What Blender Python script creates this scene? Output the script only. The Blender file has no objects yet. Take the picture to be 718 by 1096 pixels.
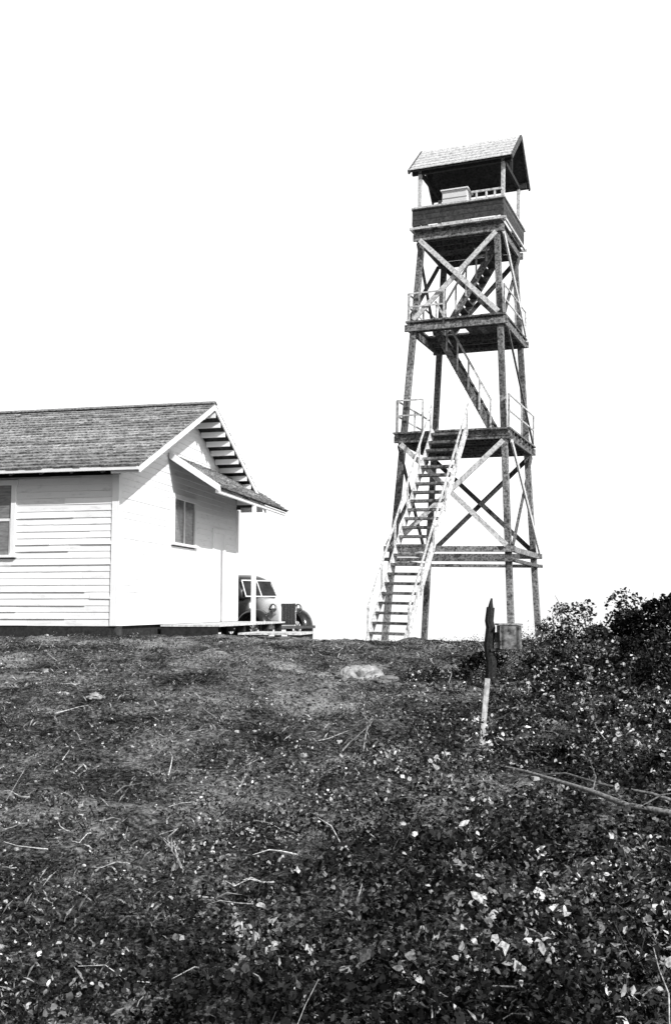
import bpy, math, random
import numpy as np
from mathutils import Vector, Matrix, noise
random.seed(7); np.random.seed(7)
scene=bpy.context.scene
EYE=1.6

# ---------------------------------------------------------------- materials
def new_mat(name):
    m=bpy.data.materials.new(name); m.use_nodes=True
    nt=m.node_tree; nt.nodes.clear()
    out=nt.nodes.new('ShaderNodeOutputMaterial'); b=nt.nodes.new('ShaderNodeBsdfPrincipled')
    nt.links.new(b.outputs[0],out.inputs[0]); return m,nt,b
def gray_mat(name,lo,hi,scale=(3,3,3),nscale=6,detail=8,rough=.8,bump=.3,spec=.3,use_tone=True,r0=.3,r1=.7,metal=0):
    m,nt,b=new_mat(name); N=nt.nodes.new; L=nt.links.new
    tc=N('ShaderNodeTexCoord'); mp=N('ShaderNodeMapping'); mp.inputs['Scale'].default_value=scale
    L(tc.outputs['Object'],mp.inputs[0])
    n=N('ShaderNodeTexNoise'); n.inputs['Scale'].default_value=nscale; n.inputs['Detail'].default_value=detail; n.inputs['Roughness'].default_value=.65
    L(mp.outputs[0],n.inputs[0])
    r=N('ShaderNodeValToRGB'); r.color_ramp.elements[0].position=r0; r.color_ramp.elements[1].position=r1
    r.color_ramp.elements[0].color=(lo,lo,lo,1); r.color_ramp.elements[1].color=(hi,hi,hi,1)
    L(n.outputs[0],r.inputs[0])
    if use_tone:
        a=N('ShaderNodeAttribute'); a.attribute_name='tone'
        mu=N('ShaderNodeMix'); mu.data_type='RGBA'; mu.blend_type='MULTIPLY'; mu.inputs[0].default_value=1
        L(r.outputs[0],mu.inputs[6]); L(a.outputs['Fac'],mu.inputs[7]); L(mu.outputs[2],b.inputs['Base Color'])
    else: L(r.outputs[0],b.inputs['Base Color'])
    bp=N('ShaderNodeBump'); bp.inputs['Strength'].default_value=bump; bp.inputs['Distance'].default_value=.02
    L(n.outputs[0],bp.inputs['Height']); L(bp.outputs[0],b.inputs['Normal'])
    b.inputs['Roughness'].default_value=rough; b.inputs['Specular IOR Level'].default_value=spec; b.inputs['Metallic'].default_value=metal
    return m
M_wood =gray_mat('weathered_timber',.02,.36,(1,1,1),16,9,.85,.4,r0=.36,r1=.68)
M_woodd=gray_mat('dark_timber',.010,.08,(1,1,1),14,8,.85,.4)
M_woodl=gray_mat('pale_timber',.14,.70,(1,1,1),14,9,.8,.3,r0=.28,r1=.58)
M_shing=gray_mat('shingle',.05,.48,(1,1,1),18,9,.9,.4,r0=.36,r1=.66)
M_paint=gray_mat('white_paint',.58,.86,(.6,.6,3),5,8,.6,.08,r0=.25,r1=.45)
M_trim =gray_mat('white_trim',.76,.86,(1,1,1),4,6,.55,.05)
M_stone=gray_mat('stone',.20,.7,(1,1,1),12,10,.9,.6)
M_glassc=gray_mat('curtain_glass',.10,.26,(1,1,5),4,4,.15,.02,.6,use_tone=False)
M_car  =gray_mat('car_paint',.012,.035,nscale=30,rough=.18,bump=.0,spec=.7,use_tone=False)
M_carl =gray_mat('car_trim_hood_highlight',.6,.8,nscale=8,rough=.3,bump=.0,spec=.5,use_tone=False)
M_chrome=gray_mat('chrome',.6,.8,nscale=3,rough=.12,bump=0,use_tone=False,metal=1)
M_tyre =gray_mat('tyre',.01,.02,nscale=20,rough=.9,use_tone=False)
M_glass=gray_mat('car_glass',.02,.05,nscale=2,rough=.05,bump=0,spec=.6,use_tone=False)
def leaf_mat(name,rough=.6,spec=.2):
    m,nt,b=new_mat(name); N=nt.nodes.new; a=N('ShaderNodeAttribute'); a.attribute_name='tone'
    tc=N('ShaderNodeTexCoord'); n=N('ShaderNodeTexNoise'); n.inputs['Scale'].default_value=60; n.inputs['Detail'].default_value=4
    nt.links.new(tc.outputs['Object'],n.inputs[0])
    r=N('ShaderNodeMapRange'); r.inputs[1].default_value=.35; r.inputs[2].default_value=.62; r.inputs[3].default_value=.35; r.inputs[4].default_value=1.15
    nt.links.new(n.outputs[0],r.inputs[0])
    mu=N('ShaderNodeMath'); mu.operation='MULTIPLY'; nt.links.new(a.outputs['Fac'],mu.inputs[0]); nt.links.new(r.outputs[0],mu.inputs[1])
    nt.links.new(mu.outputs[0],b.inputs['Base Color']); b.inputs['Roughness'].default_value=rough
    b.inputs['Specular IOR Level'].default_value=spec; return m
M_leaf=leaf_mat('leaf')
M_twig=leaf_mat('twig',.8,.15)

# ---------------------------------------------------------------- mesh builder
class MB:
    def __init__(s): s.v=[];s.f=[];s.t=[]
    def box8(s,c,tone=1.0):
        i=len(s.v); s.v+= [tuple(p) for p in c]
        s.f+=[(i,i+3,i+2,i+1),(i+4,i+5,i+6,i+7),(i,i+1,i+5,i+4),(i+1,i+2,i+6,i+5),(i+2,i+3,i+7,i+6),(i+3,i,i+4,i+7)]
        s.t+=[tone]*6
    def box(s,lo,hi,tone=1.0):
        x0,y0,z0=lo;x1,y1,z1=hi
        s.box8([(x0,y0,z0),(x1,y0,z0),(x1,y1,z0),(x0,y1,z0),(x0,y0,z1),(x1,y0,z1),(x1,y1,z1),(x0,y1,z1)],tone)
    def beam(s,p0,p1,w,h,up=(0,0,1),tone=1.0):
        p0=Vector(p0);p1=Vector(p1);d=(p1-p0).normalized();u=Vector(up)
        if abs(d.dot(u))>.98: u=Vector((0,1,0))
        x=d.cross(u).normalized();y=x.cross(d).normalized()
        a=x*w/2;b=y*h/2
        s.box8([p0-a-b,p0+a-b,p0+a+b,p0-a+b,p1-a-b,p1+a-b,p1+a+b,p1-a+b],tone)
    def poly(s,pts,tone=1.0):
        i=len(s.v); s.v+=[tuple(p) for p in pts]; s.f.append(tuple(range(i,i+len(pts)))); s.t.append(tone)
    def done(s,name,mat,parent=None,smooth=False,bevel=0):
        me=bpy.data.meshes.new(name); me.from_pydata(s.v,[],s.f); me.update()
        at=me.attributes.new('tone','FLOAT','FACE'); at.data.foreach_set('value',s.t)
        me.materials.append(mat)
        if smooth: me.polygons.foreach_set('use_smooth',[True]*len(me.polygons))
        o=bpy.data.objects.new(name,me); scene.collection.objects.link(o)
        if parent: o.parent=parent
        if bevel:
            md=o.modifiers.new('bevel','BEVEL'); md.width=bevel; md.segments=1; md.limit_method='ANGLE'
        return o
def rt(a=.75,b=1.15): return random.uniform(a,b)
def empty(name,loc,rz=0):
    e=bpy.data.objects.new(name,None); e.empty_display_size=.2; scene.collection.objects.link(e)
    e.location=loc; e.rotation_euler=(0,0,rz); return e

# ---------------------------------------------------------------- terrain
PY=[-400,-40,0,4,8,12,15,17,19,22,25,32,50,100,400,2500]
PH=[-30,-3.2,-1.78,-1.72,-1.36,-.86,-.62,-.55,-.56,-.72,-1.0,-1.12,-2.6,-7,-40,-300]
def gbase(x,y):
    h=np.interp(y,PY,PH)
    t=np.clip((x+2)/2.5,0,1); h=h-.10*t*t*(3-2*t)*np.clip((y-6)/6,0,1)*np.clip((26-y)/4,0,1)
    h=h+.46*np.exp(-((x-6.0)/2.4)**2-((y-12)/4)**2)
    h=h-.18*np.exp(-((x-1.5)/1.6)**2-((y-6.9)/.7)**2)
    h=h-.00006*np.clip(np.abs(x)-15,0,None)**2*1.0*np.where(np.abs(x)<500,1,0)-np.where(np.abs(x)>=500,14+.1*(np.abs(x)-500),0)
    return h
def ground(x,y):
    n=noise.fractal(Vector((x*.9,y*.9,0)),1.0,2.0,3)*.075
    if -10<x<10 and 1<y<22: n+=noise.fractal(Vector((x*3.2,y*3.2,3)),1.0,2.0,4)*.055
    return float(gbase(x,y))+n
def axis(lo,hi,step,ext):
    a=list(np.arange(lo,hi,step)); e=[];s=step*1.3;p=a[-1]
    while p<ext: p+=s; s*=1.25; e.append(p)
    b=[];s=step*1.3;p=a[0]
    while p>-ext: p-=s; s*=1.25; b.append(p)
    return b[::-1]+a+e
XS=axis(-9,9,.06,2200); YS=axis(2.4,18.5,.06,2200)
def make_ground():
    vs=[];nx=len(XS)
    for y in YS:
        for x in XS: vs.append((x,y,ground(x,y)+EYE))
    fs=[(j*nx+i,j*nx+i+1,(j+1)*nx+i+1,(j+1)*nx+i) for j in range(len(YS)-1) for i in range(nx-1)]
    me=bpy.data.meshes.new('ground'); me.from_pydata(vs,[],fs); me.update()
    me.polygons.foreach_set('use_smooth',[True]*len(me.polygons))
    o=bpy.data.objects.new('ground',me); scene.collection.objects.link(o)
    m,nt,b=new_mat('ground_soil'); N=nt.nodes.new; L=nt.links.new
    tc=N('ShaderNodeTexCoord')
    def nz(sc,det,rough=.7):
        n=N('ShaderNodeTexNoise'); n.inputs['Scale'].default_value=sc; n.inputs['Detail'].default_value=det; n.inputs['Roughness'].default_value=rough
        L(tc.outputs['Object'],n.inputs[0]); return n
    big=nz(.9,6); fine=nz(22,9,.85)
    ra=N('ShaderNodeValToRGB'); e=ra.color_ramp.elements; e[0].position=.43; e[0].color=(.006,.006,.006,1); e[1].position=.66; e[1].color=(.60,.60,.60,1)
    x=e.new(.53); x.color=(.14,.14,.14,1)
    ad=N('ShaderNodeMath'); ad.operation='MULTIPLY_ADD'; ad.inputs[1].default_value=.6
    sb=N('ShaderNodeMath'); sb.operation='SUBTRACT'; sb.inputs[1].default_value=.48
    L(big.outputs[0],sb.inputs[0]); L(sb.outputs[0],ad.inputs[0]); L(fine.outputs[0],ad.inputs[2]); L(ad.outputs[0],ra.inputs[0])
    L(ra.outputs[0],b.inputs['Base Color'])
    bp=N('ShaderNodeBump'); bp.inputs['Strength'].default_value=1; bp.inputs['Distance'].default_value=.09
    L(fine.outputs[0],bp.inputs['Height']); L(bp.outputs[0],b.inputs['Normal'])
    b.inputs['Roughness'].default_value=.95; b.inputs['Specular IOR Level'].default_value=.05
    me.materials.append(m)
make_ground()

# ---------------------------------------------------------------- leaves
def leaves_obj(name,C,S,T,mat,up=.7,aspect=.5,parent=None):
    n=len(C)
    nr=np.random.normal(size=(n,3)); nr[:,2]=np.abs(nr[:,2])+up; nr/=np.linalg.norm(nr,axis=1)[:,None]
    a=np.random.normal(size=(n,3)); a-=nr*np.sum(a*nr,axis=1)[:,None]; a/=np.linalg.norm(a,axis=1)[:,None]
    b=np.cross(nr,a)
    tt=[-.5,-.2,.18,.5,.18,-.2]; ww=[0,.42,.42,0,-.42,-.42]; kk=[0,.1,.1,-.05,.1,.1]
    asp=aspect*np.random.uniform(.5,1.5,n)
    V=np.zeros((n,6,3))
    for i in range(6):
        jt=np.random.uniform(.7,1.25,n)
        V[:,i]=C+a*(S*tt[i])[:,None]+b*(S*asp*ww[i]*1.2*jt)[:,None]+nr*(S*kk[i]*np.random.uniform(-1.5,2.5,n))[:,None]
    me=bpy.data.meshes.new(name)
    me.vertices.add(n*6); me.vertices.foreach_set('co',V.reshape(-1))
    me.loops.add(n*6); me.loops.foreach_set('vertex_index',np.arange(n*6,dtype=np.int32))
    me.polygons.add(n); me.polygons.foreach_set('loop_start',np.arange(0,n*6,6,dtype=np.int32)); me.polygons.foreach_set('loop_total',np.full(n,6,dtype=np.int32))
    me.update(calc_edges=True); me.validate()
    at=me.attributes.new('tone','FLOAT','FACE'); at.data.foreach_set('value',T.astype(np.float32))
    me.materials.append(mat)
    o=bpy.data.objects.new(name,me); scene.collection.objects.link(o)
    if parent: o.parent=parent
    return o
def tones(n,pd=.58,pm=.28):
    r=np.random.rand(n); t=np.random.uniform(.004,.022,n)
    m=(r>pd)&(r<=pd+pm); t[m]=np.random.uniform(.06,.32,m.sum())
    h=r>pd+pm; t[h]=np.random.uniform(.4,.85,h.sum()); return t  # brightest share paints sun glints into the leaf colour
def ground_cover():
    n=200000
    y=np.exp(np.random.uniform(math.log(2.9),math.log(18.5),n)); x=np.random.uniform(-1,1,n)*(.40*y+1.4)
    C=[];S=[];T=[]
    tn=tones(n,.42,.38)
    for i in range(n):
        xx,yy=x[i],y[i]
        den=noise.noise(Vector((xx*.9,yy*.7,5)))+.6*noise.noise(Vector((xx*2.6,yy*2.2,9)))
        lit=1.2*noise.noise(Vector((xx*.9,yy*.7,31)))+1.0*noise.noise(Vector((xx*3.3,yy*2.6,37)))+.6*noise.noise(Vector((xx*9,yy*7,39)))  # noise for sunlit clusters, painted into the leaf tone
        mound=max(0,noise.noise(Vector((xx*2.6,yy*2.1,51)))+.10)+.5*max(0,noise.noise(Vector((xx*8,yy*7,57))))
        right=min(1,max(0,(xx+.9+ (8-yy)*.28)/2.0))
        shade_patch=max(math.exp(-((xx-1.5)/1.5)**2-((yy-6.9)/.55)**2), .85*math.exp(-((xx-.2)/.5)**2-((yy-5.0)/.9)**2), .7*math.exp(-((xx+.9)/.7)**2-((yy-4.0)/.4)**2), .75*math.exp(-((xx-.1)/.35)**2-((yy-3.9)/.6)**2), .6*math.exp(-((xx-1.0)/.5)**2-((yy-4.2)/.35)**2))  # mask of shadow patches, painted by darkening the leaf tone
        if random.random()< (.42*(1-right)) or den<-.55+.2*(1-right): continue
        if yy>17.2 and xx<.0: continue
        hh=.03+mound*(.08+.46*right)
        s=random.uniform(.012,.036)*(0.75+.6*right)
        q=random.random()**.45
        t=tn[i]
        if t>.03:
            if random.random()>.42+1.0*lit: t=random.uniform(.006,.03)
            t*= .4+.75*min(1,q*(.5+mound*1.6))  # mound tops lighter, low leaves darker: shading put into the leaf colour
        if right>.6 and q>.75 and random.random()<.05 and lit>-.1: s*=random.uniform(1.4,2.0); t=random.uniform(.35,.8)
        t*=(1-.93*shade_patch)
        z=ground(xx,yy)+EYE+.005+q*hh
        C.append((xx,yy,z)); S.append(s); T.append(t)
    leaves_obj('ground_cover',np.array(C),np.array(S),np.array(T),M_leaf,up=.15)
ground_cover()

def grass():
    n=16000; mb=MB()
    for i in range(n):
        y=math.exp(random.uniform(math.log(2.9),math.log(18)));x=random.uniform(-1,1)*(.40*y+1.5)
        if noise.noise(Vector((x*1.3,y*1.1,20)))<-.05: continue
        z=ground(x,y)+EYE; l=random.uniform(.02,.10);a=random.uniform(0,6.28);k=random.uniform(.2,1.4)
        w=random.uniform(.001,.003)*(1+y*.06)
        d=Vector((math.cos(a)*k,math.sin(a)*k,1)).normalized(); s=Vector((-math.sin(a),math.cos(a),0))*w
        p=Vector((x,y,z)); t=random.choice([.01,.02,.05,.15,.3,.5])
        mid=p+d*l*.6; tip=p+d*l+Vector((math.cos(a),math.sin(a),-.3))*l*.25
        mb.poly([p-s,p+s,mid+s*.7,tip,mid-s*.7],t)
    mb.done('grass',M_leaf)
grass()

def tube(mb,pts,r0,r1,tone,seg=5):
    rings=[];n=len(pts)
    for i,p in enumerate(pts):
        p=Vector(p); d=(Vector(pts[min(i+1,n-1)])-Vector(pts[max(i-1,0)])).normalized()
        x=d.cross(Vector((.1,.2,1))).normalized(); y=x.cross(d); r=r0+(r1-r0)*i/(n-1)
        k=len(mb.v); mb.v+=[tuple(p+x*math.cos(a*2*math.pi/seg)*r+y*math.sin(a*2*math.pi/seg)*r) for a in range(seg)]; rings.append(k)
    for i in range(n-1):
        for a in range(seg):
            b=(a+1)%seg; mb.f.append((rings[i]+a,rings[i]+b,rings[i+1]+b,rings[i+1]+a)); mb.t.append(tone)
    mb.f.append(tuple(rings[-1]+a for a in range(seg))); mb.t.append(tone)
def twigs():
    mb=MB()
    for i in range(520):
        y=math.exp(random.uniform(math.log(3),math.log(17)));x=random.uniform(-1,1)*(.40*y+1)
        z=ground(x,y)+EYE+.06; l=random.uniform(.06,.34);a=random.uniform(0,6.28);e=random.choice([.05,.1,.2,.9])
        p=Vector((x,y,z)); d=Vector((math.cos(a),math.sin(a),e)).normalized()
        j=lambda s:Vector([random.uniform(-s,s) for _ in range(3)])
        tube(mb,[p,p+d*l*.35+j(l*.08),p+d*l*.7+j(l*.1),p+d*l],random.uniform(.002,.007),.0015,random.choice([.05,.15,.35,.6]),4)
    mb.done('fallen_twigs',M_twig)
twigs()
def dead_stem(pts,r):
    mb=MB(); tube(mb,pts,r,.003,.4); p=Vector(pts[1]);
    for k in range(5):
        q=Vector(pts[1]).lerp(Vector(pts[-1]),random.random()); tube(mb,[q,q+Vector((random.uniform(-.06,.06),random.uniform(-.06,.06),random.uniform(.03,.09))),q+Vector((random.uniform(-.09,.09),random.uniform(-.08,.08),random.uniform(.08,.14)))],.004,.0015,.4,4)
    mb.done('dead_stem',M_twig)
for (x,y,h,lx) in [(.24,9.0,.34,.09),(-.75,7.6,.22,.12),(-.9,6.0,.2,-.12),(2.6,10.5,.4,.1)]:
    z=ground(x,y)+EYE
    dead_stem([(x,y,z),(x+lx*.3,y,z+h*.4),(x+lx*.5,y+.03,z+h*.7),(x+lx,y,z+h)],.009)

mb=MB()
def gz(x,y,o=0): return (x,y,ground(x,y)+EYE+o)
tube(mb,[gz(1.36,8.0,.14),gz(1.50,7.82,.17),gz(1.70,7.55,.18),gz(1.86,7.3,.22),gz(2.05,7.05,.21),gz(2.3,6.85,.23),gz(2.6,6.6,.18)],.010,.026,.26,7)
tube(mb,[gz(1.52,7.85,.12),gz(1.75,7.62,.20),gz(2.0,7.42,.21),gz(2.25,7.15,.24),gz(2.5,7.0,.2)],.006,.015,.2,6)
tube(mb,[gz(1.86,7.3,.2),gz(1.92,7.4,.27),gz(1.9,7.5,.36)],.007,.002,.2,5)
tube(mb,[gz(2.1,7.0,.17),gz(2.3,7.1,.25),gz(2.5,7.2,.25)],.009,.003,.12,5)
mb.done('fallen_branch',M_twig,smooth=True)

def rock(name,x,y,r,sq=(1,.8,.55),dz=0,sub=4,tone=1,mat=M_stone):
    import bmesh
    bm=bmesh.new(); bmesh.ops.create_icosphere(bm,subdivisions=sub,radius=1)
    o=Vector((random.random()*50,random.random()*50,0))
    for v in bm.verts:
        n=noise.fractal(v.co*1.2+o,1,2,5)*.42; v.co*=1+n
        v.co=Vector((v.co.x*r*sq[0],v.co.y*r*sq[1],v.co.z*r*sq[2]))
    me=bpy.data.meshes.new(name); bm.to_mesh(me); bm.free()
    at=me.attributes.new('tone','FLOAT','FACE'); at.data.foreach_set('value',[tone]*len(me.polygons)); me.materials.append(mat)
    ob=bpy.data.objects.new(name,me); scene.collection.objects.link(ob); ob.location=(x,y,ground(x,y)+EYE+dz); ob.rotation_euler=(0,0,random.random()*.6); return ob
rock('boulder',.30,12.6,.21,(1.15,.8,.8),.03,tone=.7)
rock('boulder',.62,12.3,.11,(1.3,.8,.6),.01,tone=.35)
rock('boulder',-2.6,10.8,.08,(1.2,.9,.5),.01,tone=.7)
rock('boulder',2.05,9.9,.12,(1.4,.8,.4),.02,tone=.4)
mb=MB()
for i in range(3000):
    y=math.exp(random.uniform(math.log(3),math.log(17.5)));x=random.uniform(-1,1)*(.40*y+1)
    r=random.uniform(.005,.015)*(1.9 if random.random()<.06 else 1)*(1+y*.03)
    c=Vector(gz(x,y,r*.3)); t=random.choice([.05,.1,.2,.5,.9])
    q=[Vector((sx*random.uniform(.6,1.2)*r,sy*random.uniform(.5,1)*r,sz*random.uniform(.3,.7)*r)) for sz in(-1,1) for sx,sy in((-1,-1),(1,-1),(1,1),(-1,1))]
    R=Matrix.Rotation(random.random()*6,3,'Z'); mb.box8([c+R@v for v in q],t)
mb.done('gravel',M_stone,bevel=.003)

def shrub(x,y,r,h,n,ls,pd=.58,pm=.28,name='shrub',base=None):
    z0=(ground(x,y) if base is None else base)+EYE
    e=empty(name,(x,y,z0)); mb=MB(); clumps=[]
    for k in range(max(5,int(18*r))):
        a=random.uniform(0,6.28);rr=r*math.sqrt(random.random())*.9; hh=h*random.uniform(.25,.95)*(1-.35*(rr/r)**2)
        c=Vector((math.cos(a)*rr,math.sin(a)*rr*.8,hh)); clumps.append((c,random.uniform(.10,.26)*min(1,r+.3)*min(1.2,h+.4)))
        s=Vector((c.x*.3,c.y*.3,-.05)); m=s.lerp(c,.5)+Vector((random.uniform(-.05,.05),random.uniform(-.05,.05),.03))
        tube(mb,[s,m,c,c+Vector((random.uniform(-.1,.1),random.uniform(-.05,.05),random.uniform(.05,.2)))],.010,.003,.06,5)
    mb.done('stems',M_twig,e)
    P=[];T=tones(n,pd,pm)
    bright=[random.random() for _ in clumps]
    for i in range(n):
        ci=random.randrange(len(clumps)); c,cr=clumps[ci]; v=np.random.normal(size=3); v/=np.linalg.norm(v); v*=cr*random.random()**.4
        if T[i]>.05 and random.random()>bright[ci]*1.3: T[i]=random.uniform(.004,.02)
        P.append((c.x+v[0],c.y+v[1],max(.0,c.z+v[2]*.7)))
    S=np.random.uniform(.5,1.4,n)*ls
    leaves_obj('leaves',np.array(P),S,T,M_leaf,up=.3,aspect=.5,parent=e)
for a in [(3.9,10.8,.8,.66,2800,.05),(4.7,11.2,.9,.82,3200,.062,.85,.1),(2.9,11.8,.7,.5,2000,.05),(5.3,12.6,1.1,.9,3200,.065,.85,.1),(4.2,12.8,1.0,.92,4200,.055,.85,.1),
          (3.3,9.4,.7,.45,1700,.045),(4.3,9.6,.7,.6,1700,.05),(2.2,12.4,.6,.33,1400,.045),(1.4,12.4,.5,.22,900,.04),(2.4,10.6,.6,.28,1100,.04),
          (3.0,8.0,.7,.35,1400,.04),(2.0,8.8,.5,.2,700,.035),(6.0,11.0,.9,.7,2000,.06),(3.5,12.8,.7,.80,2400,.05,.75,.15),(2.6,9.4,.5,.25,800,.04),(4.5,12.0,.6,.98,2400,.055,.9,.07),
          (2.9,6.6,.6,.3,1200,.04),(2.3,5.6,.6,.25,1200,.035),(1.7,4.7,.5,.2,1000,.032),(3.5,7.2,.7,.4,1300,.045)]:
    shrub(*a)
shrub(3.1,13.4,.35,.95,620,.04,.3,.5)
shrub(2.75,13.2,.28,.7,400,.04,.3,.5)

e=empty('wooden_post',(1.87,12.0,EYE)); g=ground(1.85,12.0)
mb=MB(); tube(mb,[(-.01,0,g-.1),(.012,0,g+.3),(-.015,0,g+.5),(.012,0,g+.72),(-.005,0,g+.8),(.015,0,.0)],.07,.05,.03,9)
tube(mb,[(.015,0,-.01),(.02,0,.05),(.03,0,.11)],.035,.012,.03,6)
mb.beam((.0,-.06,g+.45),(.15,-.07,g+.47),.04,.03,tone=.06); mb.done('post',M_twig,e)
mb=MB(); mb.box((.10,-.14,-.50),(.36,.10,-.22),.8); mb.box((.08,-.155,-.215),(.375,.115,-.195),1.2)
mb.box((.06,-.03,-.42),(.098,.03,-.3),.6)
for x in (.12,.3): mb.box((x,-.146,-.49),(x+.03,-.1405,-.23),.35)
mb.done('box',M_wood,e,bevel=.004)
e=empty('survey_stake',(1.34,9.2,EYE)); g=ground(1.34,9.2)
mb=MB(); mb.beam((0,0,g-.05),(.07,.03,g+.60),.05,.02,(0,1,0),.75); mb.done('stake',M_woodl,e,bevel=.003)

# ---------------------------------------------------------------- house
H=empty('white_house',(-4.01,18.0,EYE),math.radians(-12.5))
LEN=10.5; DEP=7.0; Z0=-.34; ZE=2.45
RP=(4.47-2.56)/3.95
ridge_y=3.5
def roofz(y): return 2.56+ (ridge_y+.45-abs(y-ridge_y))*RP
mb=MB()
def front_board(x0,x1,z0,z1,t):
    l=random.uniform(.016,.026) if random.random()<.75 else .036
    mb.box8([(x0,-l,z0),(x1,-l-random.uniform(-.004,.004),z0+random.uniform(-.005,.005)),(x1,.0,z0),(x0,.0,z0),(x0,-.008,z1),(x1,-.008,z1),(x1,.0,z1),(x0,.0,z1)],t)
def side_board(y0,y1,z0,z1,t,yy0=None,yy1=None):
    a=y0 if yy0 is None else yy0; b=y1 if yy1 is None else yy1; l=random.uniform(.011,.020)
    mb.box8([(0,y0,z0),(l,y0,z0),(l,y1,z0),(0,y1,z0),(0,a,z1),(.008,a,z1),(.008,b,z1),(0,b,z1)],t)
win=(-3.15,-2.05,.98,2.30); swin=(2.6,4.0,1.36,2.3); door=(5.1,6.0,Z0,1.75)
step=.125; z=Z0
while z<ZE-.01:
    z1=min(z+step,ZE)
    segs=[(-LEN,-.09)]
    if z1>win[2] and z<win[3]: segs=[(-LEN,win[0]),(win[1],-.09)]
    for a,b in segs:
        x=a
        while x<b-.01:
            x2=min(b,x+random.uniform(.6,2.4)); 
            if b-x2<.4: x2=b
            front_board(x,x2-.003,z,z1-.002,random.uniform(.84,1.0)); x=x2
    z=z1
z=Z0
while z<4.3:
    z1=z+step
    def ext(zz):
        m=max(0,(zz-(2.40))/RP-.45); return (max(.09,m),min(DEP-.09,DEP-m))
    a0,b0=ext(z);a1,b1=ext(z1)
    if b1-a1>.05:
        ops=[o for o in (swin,door) if z1>o[2] and z<o[3]]
        cur=a0; edges=[]
        for o in sorted(ops): edges.append((cur,o[0])); cur=o[1]
        edges.append((cur,b0))
        for k,(p,q) in enumerate(edges):
            side_board(p,q,z,z1-.002,random.uniform(.94,1.0), a1 if k==0 else p, b1 if k==len(edges)-1 else q)
    z=z1
mb.done('siding',M_paint,H)
mb=MB()
mb.box((-LEN,.004,Z0),(-.004,DEP,ZE),1)
i=len(mb.v); mb.v+=[(-LEN,0.004,ZE+.001),(-.004,.004,ZE+.001),(-.004,DEP,ZE+.001),(-LEN,DEP,ZE+.001),(-LEN,ridge_y,4.25),(-.004,ridge_y,4.25)]
mb.f+=[(i,i+1,i+5,i+4),(i+2,i+3,i+4,i+5),(i+1,i+2,i+5),(i+3,i,i+4)]; mb.t+=[1]*4
mb.done('wall_core',M_woodd,H)
mb=MB()
mb.box((-.10,-.036,Z0),(.0,.0,ZE),1);mb.box((.0,-.036,Z0),(.036,.10,ZE),1)
mb.box((0,DEP-.1,Z0),(.036,DEP+.04,ZE),1)
def trim_front(w):
    x0,x1,z0,z1=w
    mb.box((x0,-.05,z0),(x0+.10,-.002,z1),.95);mb.box((x1-.10,-.05,z0),(x1,-.002,z1),.95)
    mb.box((x0-.03,-.055,z1),(x1+.03,-.002,z1+.10),.95);mb.box((x0-.05,-.09,z0-.05),(x1+.05,-.002,z0),.95)
trim_front(win)
def trim_side(w,sill=True):
    y0,y1,z0,z1=w
    mb.box((.002,y0,z0),(.05,y0+.1,z1),1);mb.box((.002,y1-.1,z0),(.05,y1,z1),1);mb.box((.002,y0-.03,z1),(.055,y1+.03,z1+.1),1)
    if sill: mb.box((.002,y0-.05,z0-.05),(.09,y1+.05,z0),1)
trim_side(swin);trim_side(door,False)
OV=.6
def rake(y0,y1,x,w=.15,t=.03):
    z0=roofz(y0);z1=roofz(y1)
    mb.box8([(x,y0,z0-w),(x+t,y0,z0-w),(x+t,y1,z1-w),(x,y1,z1-w),(x,y0,z0-.03),(x+t,y0,z0-.03),(x+t,y1,z1-.03),(x,y1,z1-.03)],1)
rake(-.45,ridge_y,OV);rake(ridge_y,DEP+.45,OV)
mb.box((-LEN-.4,-.47,roofz(-.45)-.10),(OV,-.44,roofz(-.45)-.03),.9)
mb.done('trim',M_trim,H,bevel=.004)
mb=MB()
mb.box((win[0]+.1,-.012,win[2]),(win[1]-.1,-.002,win[3]),1)
mb.box((.002,swin[0]+.1,swin[2]),(.012,swin[1]-.1,swin[3]),1)
mb.done('window_panes',M_glassc,H)
mb=MB()
mb.box((win[0]+.1,-.03,1.62),(win[1]-.1,-.014,1.67),.9);mb.box((win[0]+.1,-.03,win[2]),(win[0]+.13,-.014,1.618),.9);mb.box((win[1]-.13,-.03,win[2]),(win[1]-.1,-.014,1.618),.9)
mb.box((.014,3.27,swin[2]),(.03,3.33,swin[3]),.9);mb.box((.004,door[0]+.1,Z0),(.03,door[1]-.1,door[3]),1)
mb.done('sash_and_door',M_trim,H)
mb=MB()
for (ya,yb) in ((-.45,ridge_y),(DEP+.45,ridge_y)):
    za,zb=roofz(ya),roofz(yb)
    mb.box8([(-LEN-.4,ya,za-.05),(OV,ya,za-.05),(OV,yb,zb-.05),(-LEN-.4,yb,zb-.05),(-LEN-.4,ya,za-.02),(OV,ya,za-.02),(OV,yb,zb-.02),(-LEN-.4,yb,zb-.02)],1)
mb.box((-LEN,.0,-.60),(-.05,DEP,Z0-.002),.5)
mb.done('roof_deck',M_woodd,H)
mb=MB()
for (ya,yb) in ((-.45,ridge_y),(DEP+.45,ridge_y)):
    n=12
    for k in range(n):
        f=(k+.5)/n; y=ya+(yb-ya)*f; z=roofz(y)-.053
        mb.box8([(.03,y-.10,z-.17),(OV-.003,y-.10,z-.17),(OV-.003,y-.05,z-.17),(.03,y-.05,z-.17),(.03,y-.10,z-.05),(OV-.003,y-.10,z-.05),(OV-.003,y-.05,z-.05),(.03,y-.05,z-.05)],1)
mb.done('rake_lookouts',M_trim,H)
mb=MB()
x=-LEN
while x<0:
    mb.beam((x,-.43,roofz(-.43)-.10),(x,.0,roofz(0)-.10),.05,.09,tone=.9); x+=.61
mb.done('rafter_tails',M_wood,H)
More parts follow.
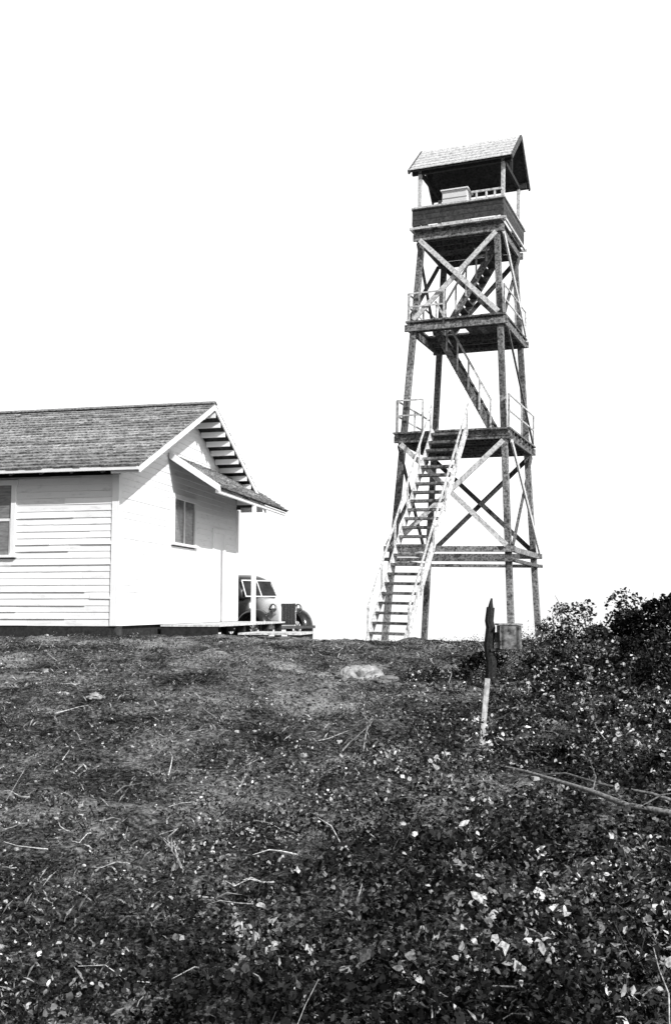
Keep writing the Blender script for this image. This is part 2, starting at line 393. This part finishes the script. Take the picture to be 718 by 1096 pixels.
def shingles(name,org,ux,uy,W,Lg,exp,parent,mat,sw=(.12,.28),thick=.026):
    mb=MB(); ux=Vector(ux).normalized();uy=Vector(uy).normalized();n=ux.cross(uy).normalized()
    if n.z<0:n=-n
    o=Vector(org); v=0;
    while v<Lg:
        u=0; jit=random.uniform(-.01,.01); ct=random.uniform(.75,1.25)
        while u<W:
            w=min(random.uniform(*sw),W-u); g=.004
            if w<.02: break
            ve=min(Lg,v+exp+.03); b=random.uniform(-.012,.01)+jit
            p=lambda a,c,h:o+ux*a+uy*c+n*h
            th=thick*random.uniform(.8,1.7)
            mb.box8([p(u,v+b,0),p(u+w-g,v+b,0),p(u+w-g,ve,0),p(u,ve,0),p(u,v+b,th),p(u+w-g,v+b,th),p(u+w-g,ve,.004),p(u,ve,.004)],ct*random.choice([.7,.9,.95,1,1,1.1,1.2]))
            u+=w
        v+=exp
    return mb.done(name,mat,parent)
sl=math.hypot(3.95,3.95*RP)
shingles('roof_shingles_near',(-LEN-.4,-.48,roofz(-.48)-.018),(1,0,0),(0,1,RP),LEN+.4+OV+.03,sl+.03,.2,H,M_shing)
shingles('roof_shingles_far',(-LEN-.4,DEP+.48,roofz(DEP+.48)-.018),(1,0,0),(0,-1,RP),LEN+.4+OV+.03,sl+.03,.2,H,M_shing)
mb=MB(); mb.beam((-LEN-.4,ridge_y-.06,roofz(ridge_y)+.015),(OV+.03,ridge_y-.06,roofz(ridge_y)+.015),.14,.02,(0,-RP,1),.8)
mb.beam((-LEN-.4,ridge_y+.06,roofz(ridge_y)+.017),(OV+.03,ridge_y+.06,roofz(ridge_y)+.017),.14,.02,(0,RP,1),.8); mb.done('ridge_cap',M_shing,H)
PY0,PY1=2.36,7.6; PX=1.15; zt,zb=3.25,2.50; s=(zb-zt)/PX
mb=MB()
mb.box8([(.03,PY0,zt-.07),(PX,PY0,zb-.07),(PX,PY1,zb-.07),(.03,PY1,zt-.07),(.03,PY0,zt-.03),(PX,PY0,zb-.03),(PX,PY1,zb-.03),(.03,PY1,zt-.03)],1)
mb.done('porch_roof_deck',M_woodd,H)
shingles('porch_shingles',(PX+.03,PY0-.03,zb-.04),(0,1,0),(-1,0,-s),PY1-PY0+.05,math.hypot(PX,zt-zb),.14,H,M_shing)
mb=MB()
mb.box8([(.05,PY0-.045,zt-.16),(.05,PY0,zt-.16),(PX+.02,PY0,zb-.14),(PX+.02,PY0-.045,zb-.14),(.05,PY0-.045,zt),(.05,PY0,zt),(PX+.02,PY0,zb),(PX+.02,PY0-.045,zb)],1)
mb.box((PX-.10,PY0+.01,zb-.15),(PX-.04,PY1,zb-.075),.95)
for y in (4.95,): mb.box((PX-.11,y-.045,Z0),(PX-.02,y+.045,zb-.153),1)
mb.done('porch_frame',M_trim,H,bevel=.004)
mb=MB()
for k in range(9):
    mb.box((.05+k*.14,2.0,Z0-.045),(.05+k*.14+.133,6.9,Z0-.008),rt(.8,1.1))
mb.done('porch_floor',M_woodl,H)
mb=MB()
for y in (2.1,3.9,5.7,6.8):
    for x in (.15,1.15): mb.box((x-.07,y-.07,-1.0),(x+.07,y+.07,Z0-.047),.5)
mb.box((.05,2.02,-.62),(1.25,2.06,Z0-.047),.35)
for x in (-9,-7,-5,-3,-1.4,-.1): mb.box((x-.12,.02,-.9),(x+.12,.26,Z0-.004),.9)
mb.done('foundation_posts',M_woodd,H)
mb=MB()
for k in range(5): mb.box((1.36+k*.27,3.0,-.57),(1.36+k*.27+.255,4.4,-.53),rt(.9,1.15))
mb.done('step_platform',M_woodl,H)
mb=MB(); mb.box((1.38,3.03,-1.0),(1.46,4.37,-.572),1);mb.box((2.55,3.03,-1.0),(2.63,4.37,-.572),1);mb.box((1.47,3.05,-.75),(2.54,3.1,-.6),1)
mb.done('step_supports',M_woodd,H)

# ---------------------------------------------------------------- lookout tower
T=empty('lookout_tower',(3.84,29.23,EYE))
T.matrix_world=Matrix.Translation((3.80,29.23,EYE-1.1))@Matrix.Rotation(math.radians(1.45),4,'Y')@Matrix.Rotation(math.radians(-23.0),4,'Z')@Matrix.Translation((0,0,1.1))
def hf(z): return 1.835-.0571*(z+1.1)
def P(sx,sy,z,o=0):
    h=hf(z)+o; return Vector((sx*h,sy*h,z))
Z1,D1,D2,D3=1.62,4.98,8.35,11.2
mb=MB()
for sx in(-1,1):
    for sy in(-1,1):
        zs=[-1.5,-.2,.8,1.6,2.7,3.8,4.9,6,7,8.1,9,10,D3+.1]
        for a,b in zip(zs,zs[1:]): mb.beam(P(sx,sy,a),P(sx,sy,b),.17,.17,(1,0,0),rt(.55,1.25))
mb.done('legs',M_wood,T,bevel=.01)
mb=MB()
corners=[(-1,-1),(1,-1),(1,1),(-1,1)]
for z,hh in ((Z1,.16),(Z1-.30,.10),(D1-.15,.20),(D2-.15,.20),(D3-.19,.2)):
    for k in range(4):
        a=corners[k];b=corners[(k+1)%4]
        A=P(*a,z,.12);B=P(*b,z,.12); d=(B-A).normalized()*(.12 if k%2==0 else -.0)
        mb.beam(A-d,B+d,.07,hh,tone=rt(.6,1.3))
mb.done('girts',M_wood,T,bevel=.006)
mb=MB(); mbl=MB()
def xb(k,z0,z1,t,both=True,w=.14):
    a=corners[k];b=corners[(k+1)%4]
    mid=Vector(((a[0]+b[0])/2,(a[1]+b[1])/2,0))
    for j,(p,q) in enumerate(((P(*a,z1)+mid*.20,P(*b,z0)+mid*.20),(P(*a,z0)+mid*.13,P(*b,z1)+mid*.13))):
        if j==1 and not both: continue
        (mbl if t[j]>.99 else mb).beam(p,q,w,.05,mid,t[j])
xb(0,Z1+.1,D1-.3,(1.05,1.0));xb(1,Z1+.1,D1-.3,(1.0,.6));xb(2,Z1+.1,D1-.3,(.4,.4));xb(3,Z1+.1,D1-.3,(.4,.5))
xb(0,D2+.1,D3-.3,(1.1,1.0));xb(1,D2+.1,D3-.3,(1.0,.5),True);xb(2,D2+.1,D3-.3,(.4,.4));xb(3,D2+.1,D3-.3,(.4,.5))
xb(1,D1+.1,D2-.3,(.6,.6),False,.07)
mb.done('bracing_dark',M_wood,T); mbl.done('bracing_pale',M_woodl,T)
def deck(z,half,opening=None,name='deck'):
    mb=MB(); w=.19; x=-half
    while x<half-.01:
        x2=min(half,x+w)
        seg=[(-half,half)]
        if opening and x2>opening[0] and x<opening[1]: seg=[(-half,opening[2]),(opening[3],half)]
        for a,b in seg:
            e=random.uniform(0,.04); mb.box((x,a-e,z),(x2-.012,b,z+.05),rt(.5,1.1))
        x=x2
    y=-half+.1
    while y<half:
        if not(opening and opening[2]<y<opening[3]): mb.box((-half+.03,y-.03,z-.16),(half-.03,y+.03,z-.003),rt(.4,.8))
        y+=.45
    mb.done(name,M_wood,T)
deck(D1,1.74,None,'lower_landing')
deck(D2,1.50,(-1.15,-.15,-.65,.2),'upper_landing')
deck(D3,1.34,(.1,1.1,.15,.95),'balcony_floor')
def railing(z,half,sides,hgt=.95,skip=None,mat=M_woodl,name='railing',rails=(.5,.95)):
    mb=MB(); c=[(-half,-half),(half,-half),(half,half),(-half,half)]
    for k in sides:
        a=Vector((c[k][0],c[k][1],z+.05));b=Vector((c[(k+1)%4][0],c[(k+1)%4][1],z+.05))
        rng=[(0,1)]
        if skip and k==skip[0]: rng=[(0,skip[1]),(skip[2],1)]
        for r0,r1 in rng:
            p=a.lerp(b,r0);q=a.lerp(b,r1); n=max(1,round((q-p).length/1.4))
            for i in range(n+1):
                m=p.lerp(q,i/n); m=m+(b-a).normalized()*(.03 if i==0 else 0); mb.beam(m-Vector((0,0,.15)),m+Vector((0,0,hgt)),.045,.045,(1,0,0),rt(.6,1.1))
            for h in rails: mb.beam(p+Vector((0,0,h*hgt/.95)),q+Vector((0,0,h*hgt/.95)),.03,.045,tone=rt(.7,1.1))
    mb.done(name,mat,T)
railing(D1,1.66,(0,1,3),.95,(0,.24,.99),name='lower_railing')
railing(D2,1.44,(0,1,3),.85,(0,.38,.99),name='upper_railing')
def stair(a,b,width,wdir,n,name,mt,ms,rail=(1,1),tt=(1,1),hr=.85,sh=.2,th=.022):
    a=Vector(a);b=Vector(b);wd=Vector(wdir).normalized(); mb=MB()
    d=(b-a); hdir=Vector((d.x,d.y,0)).normalized()
    for s in(-1,1):
        o=wd*(width/2)*s; mb.beam(a+o,b+o,.05,sh,tone=rt(1,1.15))
    mb.done(name+'_stringers',ms,T)
    mb=MB()
    for i in range(n):
        f=(i+.5)/n; c=a+d*f; o=wd*(width/2-.028)
        w=.25*hdir/2; u=Vector((0,0,th))
        q=[c-o-w,c+o-w,c+o+w,c-o+w]; t=rt(tt[0],tt[1]) 
        mb.box8([p-u for p in q]+[p+u for p in q],t)
    mb.done(name+'_treads',mt,T)
    mb=MB()
    for s,on in zip((-1,1),rail):
        if not on: continue
        o=wd*(width/2+.05)*s; up=Vector((0,0,hr))
        mb.beam(a+d*.04+o+up,b+o+up,.03,.06,tone=1)
        if on>1: mb.beam(a+d*.04+o+up*.5,b+o+up*.5,.03,.06,tone=1)
        m=6
        for i in range(m):
            p=a+d*(.05+.93*i/(m-1))+o; mb.beam(p-Vector((0,0,.05)),p+up,.045,.045,(1,0,0),rt(.9,1.1))
    if mb.v: mb.done(name+'_handrails',M_woodl,T)
stair((-.55,-5.35,-1.1),(-.02,-1.76,D1+.03),.98,(1,0,0),24,'ground_stair',M_wood,M_woodl,(1,1),(.4,1.1),.75,.2,.035)
stair((.98,-.25,D1+.08),(-.85,-.25,D2),.75,(0,1,0),13,'middle_stair',M_woodd,M_wood,(1,0),(.8,1.3))
stair((-.85,.55,D2+.05),(.85,.55,D3),.7,(0,1,0),12,'top_stair',M_woodd,M_wood,(1,0),(.8,1.3))
h=1.36
mb=MB()
for k in range(4):
    for r in range(3):
        z0=D3+.15+r*.165; z1=z0+.155; t=rt(.6,1.8)
        if k==0: mb.box((-h,-h-.03,z0),(h,-h,z1),t)
        if k==1: mb.box((h,-h-.03,z0),(h+.03,h,z1),t)
        if k==2: mb.box((-h,h,z0),(h,h+.03,z1),t)
        if k==3: mb.box((-h-.03,-h-.03,z0),(-h,h+.03,z1),t)
mb.done('parapet_boards',M_woodd,T)
mb=MB(); PT=D3+.68
for k,(p,q) in enumerate((((-h-.05,-h-.02),(h+.07,-h-.02)),((h+.02,-h+.04),(h+.02,h-.06)),((-h-.05,h+.02),(h+.07,h+.02)),((-h-.02,-h+.04),(-h-.02,h-.06)))):
    mb.beam((p[0],p[1],PT),(q[0],q[1],PT),.11,.05,tone=.9)
    mb.beam((p[0]*1.03,p[1]*1.03,D3+.05),(q[0]*1.03,q[1]*1.03,D3+.05),.05,.07,tone=1)
PXX,PYY=1.28,1.02; ze,zr=13.2,14.35
for x,y in((-1,-1),(1,-1),(1,1),(-1,1)):
    mb.beam((x*PXX,y*PYY,D3+.1),(x*PXX,y*PYY,ze),.10,.10,(1,0,0),.95)
mb.beam((.35,-PYY-.06,PT+.40),(PXX,-PYY-.06,PT+.40),.04,.06,tone=1)
for x in (.5,.8,1.05): mb.beam((x,-PYY-.06,PT),(x,-PYY-.06,PT+.36),.05,.05,tone=1)
mb.done('cab_frame',M_woodl,T)
mb=MB()
mb.box((-.60,-.92,D3+.06),(.15,-.40,12.50),.85); mb.box((-.65,-.97,12.503),(.2,-.35,12.54),.95)
mb.box((-.61,-.925,12.25),(.16,-.9205,12.28),.3)
mb.done('instrument_cabinet',M_paint,T)
mb=MB(); mb.beam((-.2,-.6,12.543),(-.2,-.6,12.7),.2,.2,(1,0,0),.4); mb.beam((-.5,-.6,12.73),(.1,-.6,12.73),.2,.04,tone=.3)
mb.done('sighting_instrument',M_woodd,T)
E=1.20; RX=1.58
mb=MB(); mb2=MB()
def slab(mb,y0,z0,y1,z1,th,x0,x1,t=1):
    mb.box8([(x0,y0,z0-th),(x1,y0,z0-th),(x1,y1,z1-th),(x0,y1,z1-th),(x0,y0,z0),(x1,y0,z0),(x1,y1,z1),(x0,y1,z1)],t)
n=7
for sgn in(-1,1):
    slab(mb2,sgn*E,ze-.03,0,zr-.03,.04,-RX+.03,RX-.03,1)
    for k in range(n):
        f0=k/n;f1=min(1,(k+1)/n+.015)
        y0=sgn*E*(1-f0)*1.03;y1=sgn*E*(1-f1); z0=ze+(zr-ze)*f0;z1=ze+(zr-ze)*f1
        mb.box8([(-RX,y0,z0-.01),(RX,y0,z0-.01),(RX,y1,z1-.025),(-RX,y1,z1-.025),(-RX,y0,z0+.02),(RX,y0,z0+.02),(RX,y1,z1+.003),(-RX,y1,z1+.003)],rt(.95,1.15))
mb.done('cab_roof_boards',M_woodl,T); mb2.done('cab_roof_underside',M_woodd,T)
mb=MB()
for x in(-RX,RX):
    for sgn in(-1,1): mb.beam((x,sgn*E*1.04,ze-.08),(x,sgn*.01,zr-.06),.05,.12,(0,sgn,1),.5)
mb.done('cab_barge_boards',M_wood,T)
mb=MB()
for sgn in(-1,1): mb.beam((-RX+.05,sgn*PYY,ze-.02),(RX-.05,sgn*PYY,ze-.02),.1,.18,tone=.7)
for x in(-1,1):
    mb.beam((x*PXX,-PYY+.06,ze-.04),(x*PXX,PYY-.06,ze-.04),.08,.12,tone=.7)
    mb.beam((x*PXX,0,ze),(x*PXX,0,zr-.12),.08,.08,(1,0,0),.7)
mb.done('cab_plates',M_woodd,T)

# ---------------------------------------------------------------- car
def build_car(loc,rz,sc):
    C=empty('parked_car',loc,rz); C.scale=(sc,sc,sc)
    def loft(name,secs,mat,ex=3.2,seg=24):
        mb=MB(); R=[]
        for (x,hw,z0,z1,tw) in secs:
            k=len(mb.v)
            for i in range(seg):
                a=2*math.pi*i/seg; c=math.cos(a);s=math.sin(a)
                px=math.copysign(abs(c)**(2/ex),c);pz=math.copysign(abs(s)**(2/ex),s)
                zz=(z0+z1)/2+pz*(z1-z0)/2; f=(zz-z0)/(z1-z0)
                mb.v.append((x if not isinstance(x,tuple) else x[0]+(x[1]-x[0])*f, px*hw*(1+(tw-1)*f), zz))
            R.append(k)
        for i in range(len(R)-1):
            for a in range(seg):
                b=(a+1)%seg; mb.f.append((R[i]+a,R[i]+b,R[i+1]+b,R[i+1]+a)); mb.t.append(1)
        mb.f.append(tuple(R[0]+a for a in range(seg))[::-1]); mb.t.append(1)
        mb.f.append(tuple(R[-1]+a for a in range(seg))); mb.t.append(1)
        return mb.done(name,mat,C,smooth=True)
    loft('hood',[(1.72,.27,.42,1.02,.9),(1.66,.31,.40,1.08,.85),(1.2,.36,.40,1.12,.85),(.75,.46,.40,1.16,.85)],M_carl)  # pale hood colour paints in the highlight on a dark car
    loft('cabin_body',[(.80,.56,.40,1.16,.88),(.62,.66,.38,1.18,.9),(0,.70,.36,1.20,.95),(-.9,.70,.36,1.20,.95),(-1.5,.66,.38,1.16,.9),(-1.95,.50,.44,1.0,.8),(-2.1,.35,.5,.85,.8)],M_car)
    loft('greenhouse',[((.66,.44),.60,1.08,1.56,.9),((.58,.30),.64,1.05,1.68,.88),((.1,.1),.66,1.05,1.74,.88),((-.8,-.7),.66,1.05,1.73,.88),((-1.35,-1.15),.6,1.05,1.62,.85),((-1.6,-1.35),.48,1.05,1.46,.8)],M_car,4)
    mb=MB()
    for s in(-1,1):
        for (a,b) in((-1.15,-.72),(-.62,-.08),(.0,.38)):
            y0=.672*s;y1=.612*s
            mb.poly([(a,y0,1.2),(b,y0,1.2),(b-.03,y1,1.58),(a+.02,y1,1.58)])
    mb.poly([(.70,-.50,1.20),(.70,.50,1.20),(.50,.46,1.56),(.50,-.46,1.56)])
    o=mb.done('windows',M_glass,C); sd=o.modifiers.new('s','SOLIDIFY'); sd.thickness=.012; sd.offset=0
    mb=MB()
    for y in(-.52,.0,.52): mb.beam((.72,y,1.18),(.51,y*.94,1.58),.03,.03)
    mb.beam((.515,-.5,1.585),(.515,.5,1.585),.03,.03); mb.beam((.725,-.54,1.18),(.725,.54,1.18),.03,.03)
    for s in(-1,1):
        mb.beam((-1.15,.69*s,1.185),(.42,.69*s,1.185),.02,.03)
    mb.done('window_frames',M_carl,C)
    for (wx,nm) in((1.28,'front'),(-1.32,'rear')):
        for s in(-1,1):
            mb=MB(); seg=28; prof=[(.20,-.04),(.25,-.07),(.33,-.075),(.365,-.04),(.365,.04),(.33,.075),(.25,.07),(.20,.04)]
            ks=[]
            for i in range(seg):
                a=2*math.pi*i/seg; k=len(mb.v); ks.append(k)
                for r,y in prof: mb.v.append((wx+math.cos(a)*r,s*.70+y,.37+math.sin(a)*r))
            for i in range(seg):
                j=(i+1)%seg
                for q in range(8): r=(q+1)%8; mb.f.append((ks[i]+q,ks[i]+r,ks[j]+r,ks[j]+q)); mb.t.append(1)
            mb.done(nm+'_tyre',M_tyre,C,smooth=True)
            mb=MB()
            for i in range(12):
                a=2*math.pi*i/12; mb.beam((wx,s*.73,.37),(wx+math.cos(a)*.22,s*.71,.37+math.sin(a)*.22),.018,.018,(0,1,0))
            tube(mb,[(wx,s*.66,.37),(wx,s*.77,.37)],.06,.05,1,10)
            mb.done(nm+'_wheel',M_chrome,C)
            mb=MB(); A0,A1=(-15,175) if wx>0 else (5,185); n=16; ks=[]
            for i in range(n+1):
                t=i/n; a=math.radians(A0+(A1-A0)*t); R=.47
                x=wx+math.cos(a)*R*(1.0 if a<math.pi/2 else 1.25); z=.37+math.sin(a)*R
                k=len(mb.v); ks.append(k)
                for y,dz in((.50,-.03),(.56,.02),(.70,.04),(.80,.02),(.86,-.05),(.86,-.07),(.70,.01),(.50,-.06)):
                    rr=1+dz/.47; mb.v.append((wx+(x-wx)*rr,s*y,.37+(z-.37)*rr))
            for i in range(n):
                for q in range(8): r=(q+1)%8; mb.f.append((ks[i]+q,ks[i]+r,ks[i+1]+r,ks[i+1]+q)); mb.t.append(1)
            mb.f.append(tuple(range(ks[0],ks[0]+8)));mb.f.append(tuple(range(ks[-1],ks[-1]+8)));mb.t+=[1,1]
            mb.done(nm+'_fender',M_car,C,smooth=True)
    mb=MB()
    for s in(-1,1): mb.box((-.78,s*.76-.11,.33),(.72,s*.76+.11,.37))
    mb.done('running_boards',M_car,C,bevel=.01)
    for s in(-1,1):
        bpy.ops.mesh.primitive_uv_sphere_add(radius=.12,segments=20,ring_count=12); o=bpy.context.object; o.name='headlight'; o.scale=(.8,1,1); o.location=(1.62,s*.42,.88); o.parent=C; o.data.materials.append(M_chrome)
        bpy.ops.object.shade_smooth()
    mb=MB(); mb.box((1.722,-.23,.48),(1.73,.23,1.0)); mb.done('radiator',M_car,C)
    mb=MB(); 
    for k in range(9): y=-.2+k*.05; mb.beam((1.738,y,.5),(1.738,y,.98),.008,.012,(1,0,0))
    mb.beam((1.86,-.78,.42),(1.86,.78,.42),.03,.07); mb.beam((1.7,-.3,.42),(1.85,-.3,.42),.03,.05);mb.beam((1.7,.3,.42),(1.85,.3,.42),.03,.05)
    mb.beam((1.6,-.42,.76),(1.6,.42,.76),.03,.03)
    mb.done('grille_and_bumper',M_chrome,C,bevel=.004)
build_car((-2.62,28.0,ground(-2.6,28.0)+EYE+.02),math.atan2(-.70,.71),1.10)

# ---------------------------------------------------------------- world, sun
az=math.radians(140); el=math.radians(36)
W=bpy.data.worlds.new('World'); scene.world=W; W.use_nodes=True; nt=W.node_tree; nt.nodes.clear(); N=nt.nodes.new;L=nt.links.new
out=N('ShaderNodeOutputWorld');bg=N('ShaderNodeBackground');sky=N('ShaderNodeTexSky');sky.sky_type='NISHITA';sky.sun_disc=False
sky.sun_elevation=el;sky.sun_rotation=az;sky.dust_density=4
bw=N('ShaderNodeRGBToBW');L(sky.outputs[0],bw.inputs[0])
tc=N('ShaderNodeTexCoord');sp=N('ShaderNodeSeparateXYZ');L(tc.outputs['Generated'],sp.inputs[0])
mr=N('ShaderNodeMapRange');mr.inputs[1].default_value=.55;mr.inputs[2].default_value=.9;mr.inputs[3].default_value=1;mr.inputs[4].default_value=.0;L(sp.outputs[2],mr.inputs[0])
mr2=N('ShaderNodeMapRange');mr2.inputs[1].default_value=-.1;mr2.inputs[2].default_value=.5;mr2.inputs[3].default_value=.05;mr2.inputs[4].default_value=1;L(sp.outputs[1],mr2.inputs[0])
mu=N('ShaderNodeMath');mu.operation='MULTIPLY';L(mr.outputs[0],mu.inputs[0]);L(mr2.outputs[0],mu.inputs[1])
ma=N('ShaderNodeMath');ma.operation='MULTIPLY_ADD';ma.inputs[1].default_value=10.3;L(mu.outputs[0],ma.inputs[0]);L(bw.outputs[0],ma.inputs[2])
L(ma.outputs[0],bg.inputs[0]);bg.inputs[1].default_value=.1;L(bg.outputs[0],out.inputs[0])
sd=bpy.data.lights.new('sun','SUN');sd.energy=5;sd.angle=math.radians(.5);so=bpy.data.objects.new('sun',sd);scene.collection.objects.link(so)
dirv=Vector((math.sin(az)*math.cos(el),math.cos(az)*math.cos(el),math.sin(el)))
so.rotation_euler=dirv.to_track_quat('Z','Y').to_euler();so.location=dirv*60

cam=bpy.data.cameras.new('camera');co=bpy.data.objects.new('camera',cam);scene.collection.objects.link(co);scene.camera=co
cam.sensor_fit='VERTICAL';cam.sensor_height=36;cam.lens=34.49;cam.clip_start=.1;cam.clip_end=6000
co.location=(0,0,EYE);co.rotation_euler=(math.radians(90+5.55),0,0)
scene.view_settings.view_transform='Standard';scene.view_settings.look='None';scene.view_settings.exposure=0;scene.view_settings.gamma=1
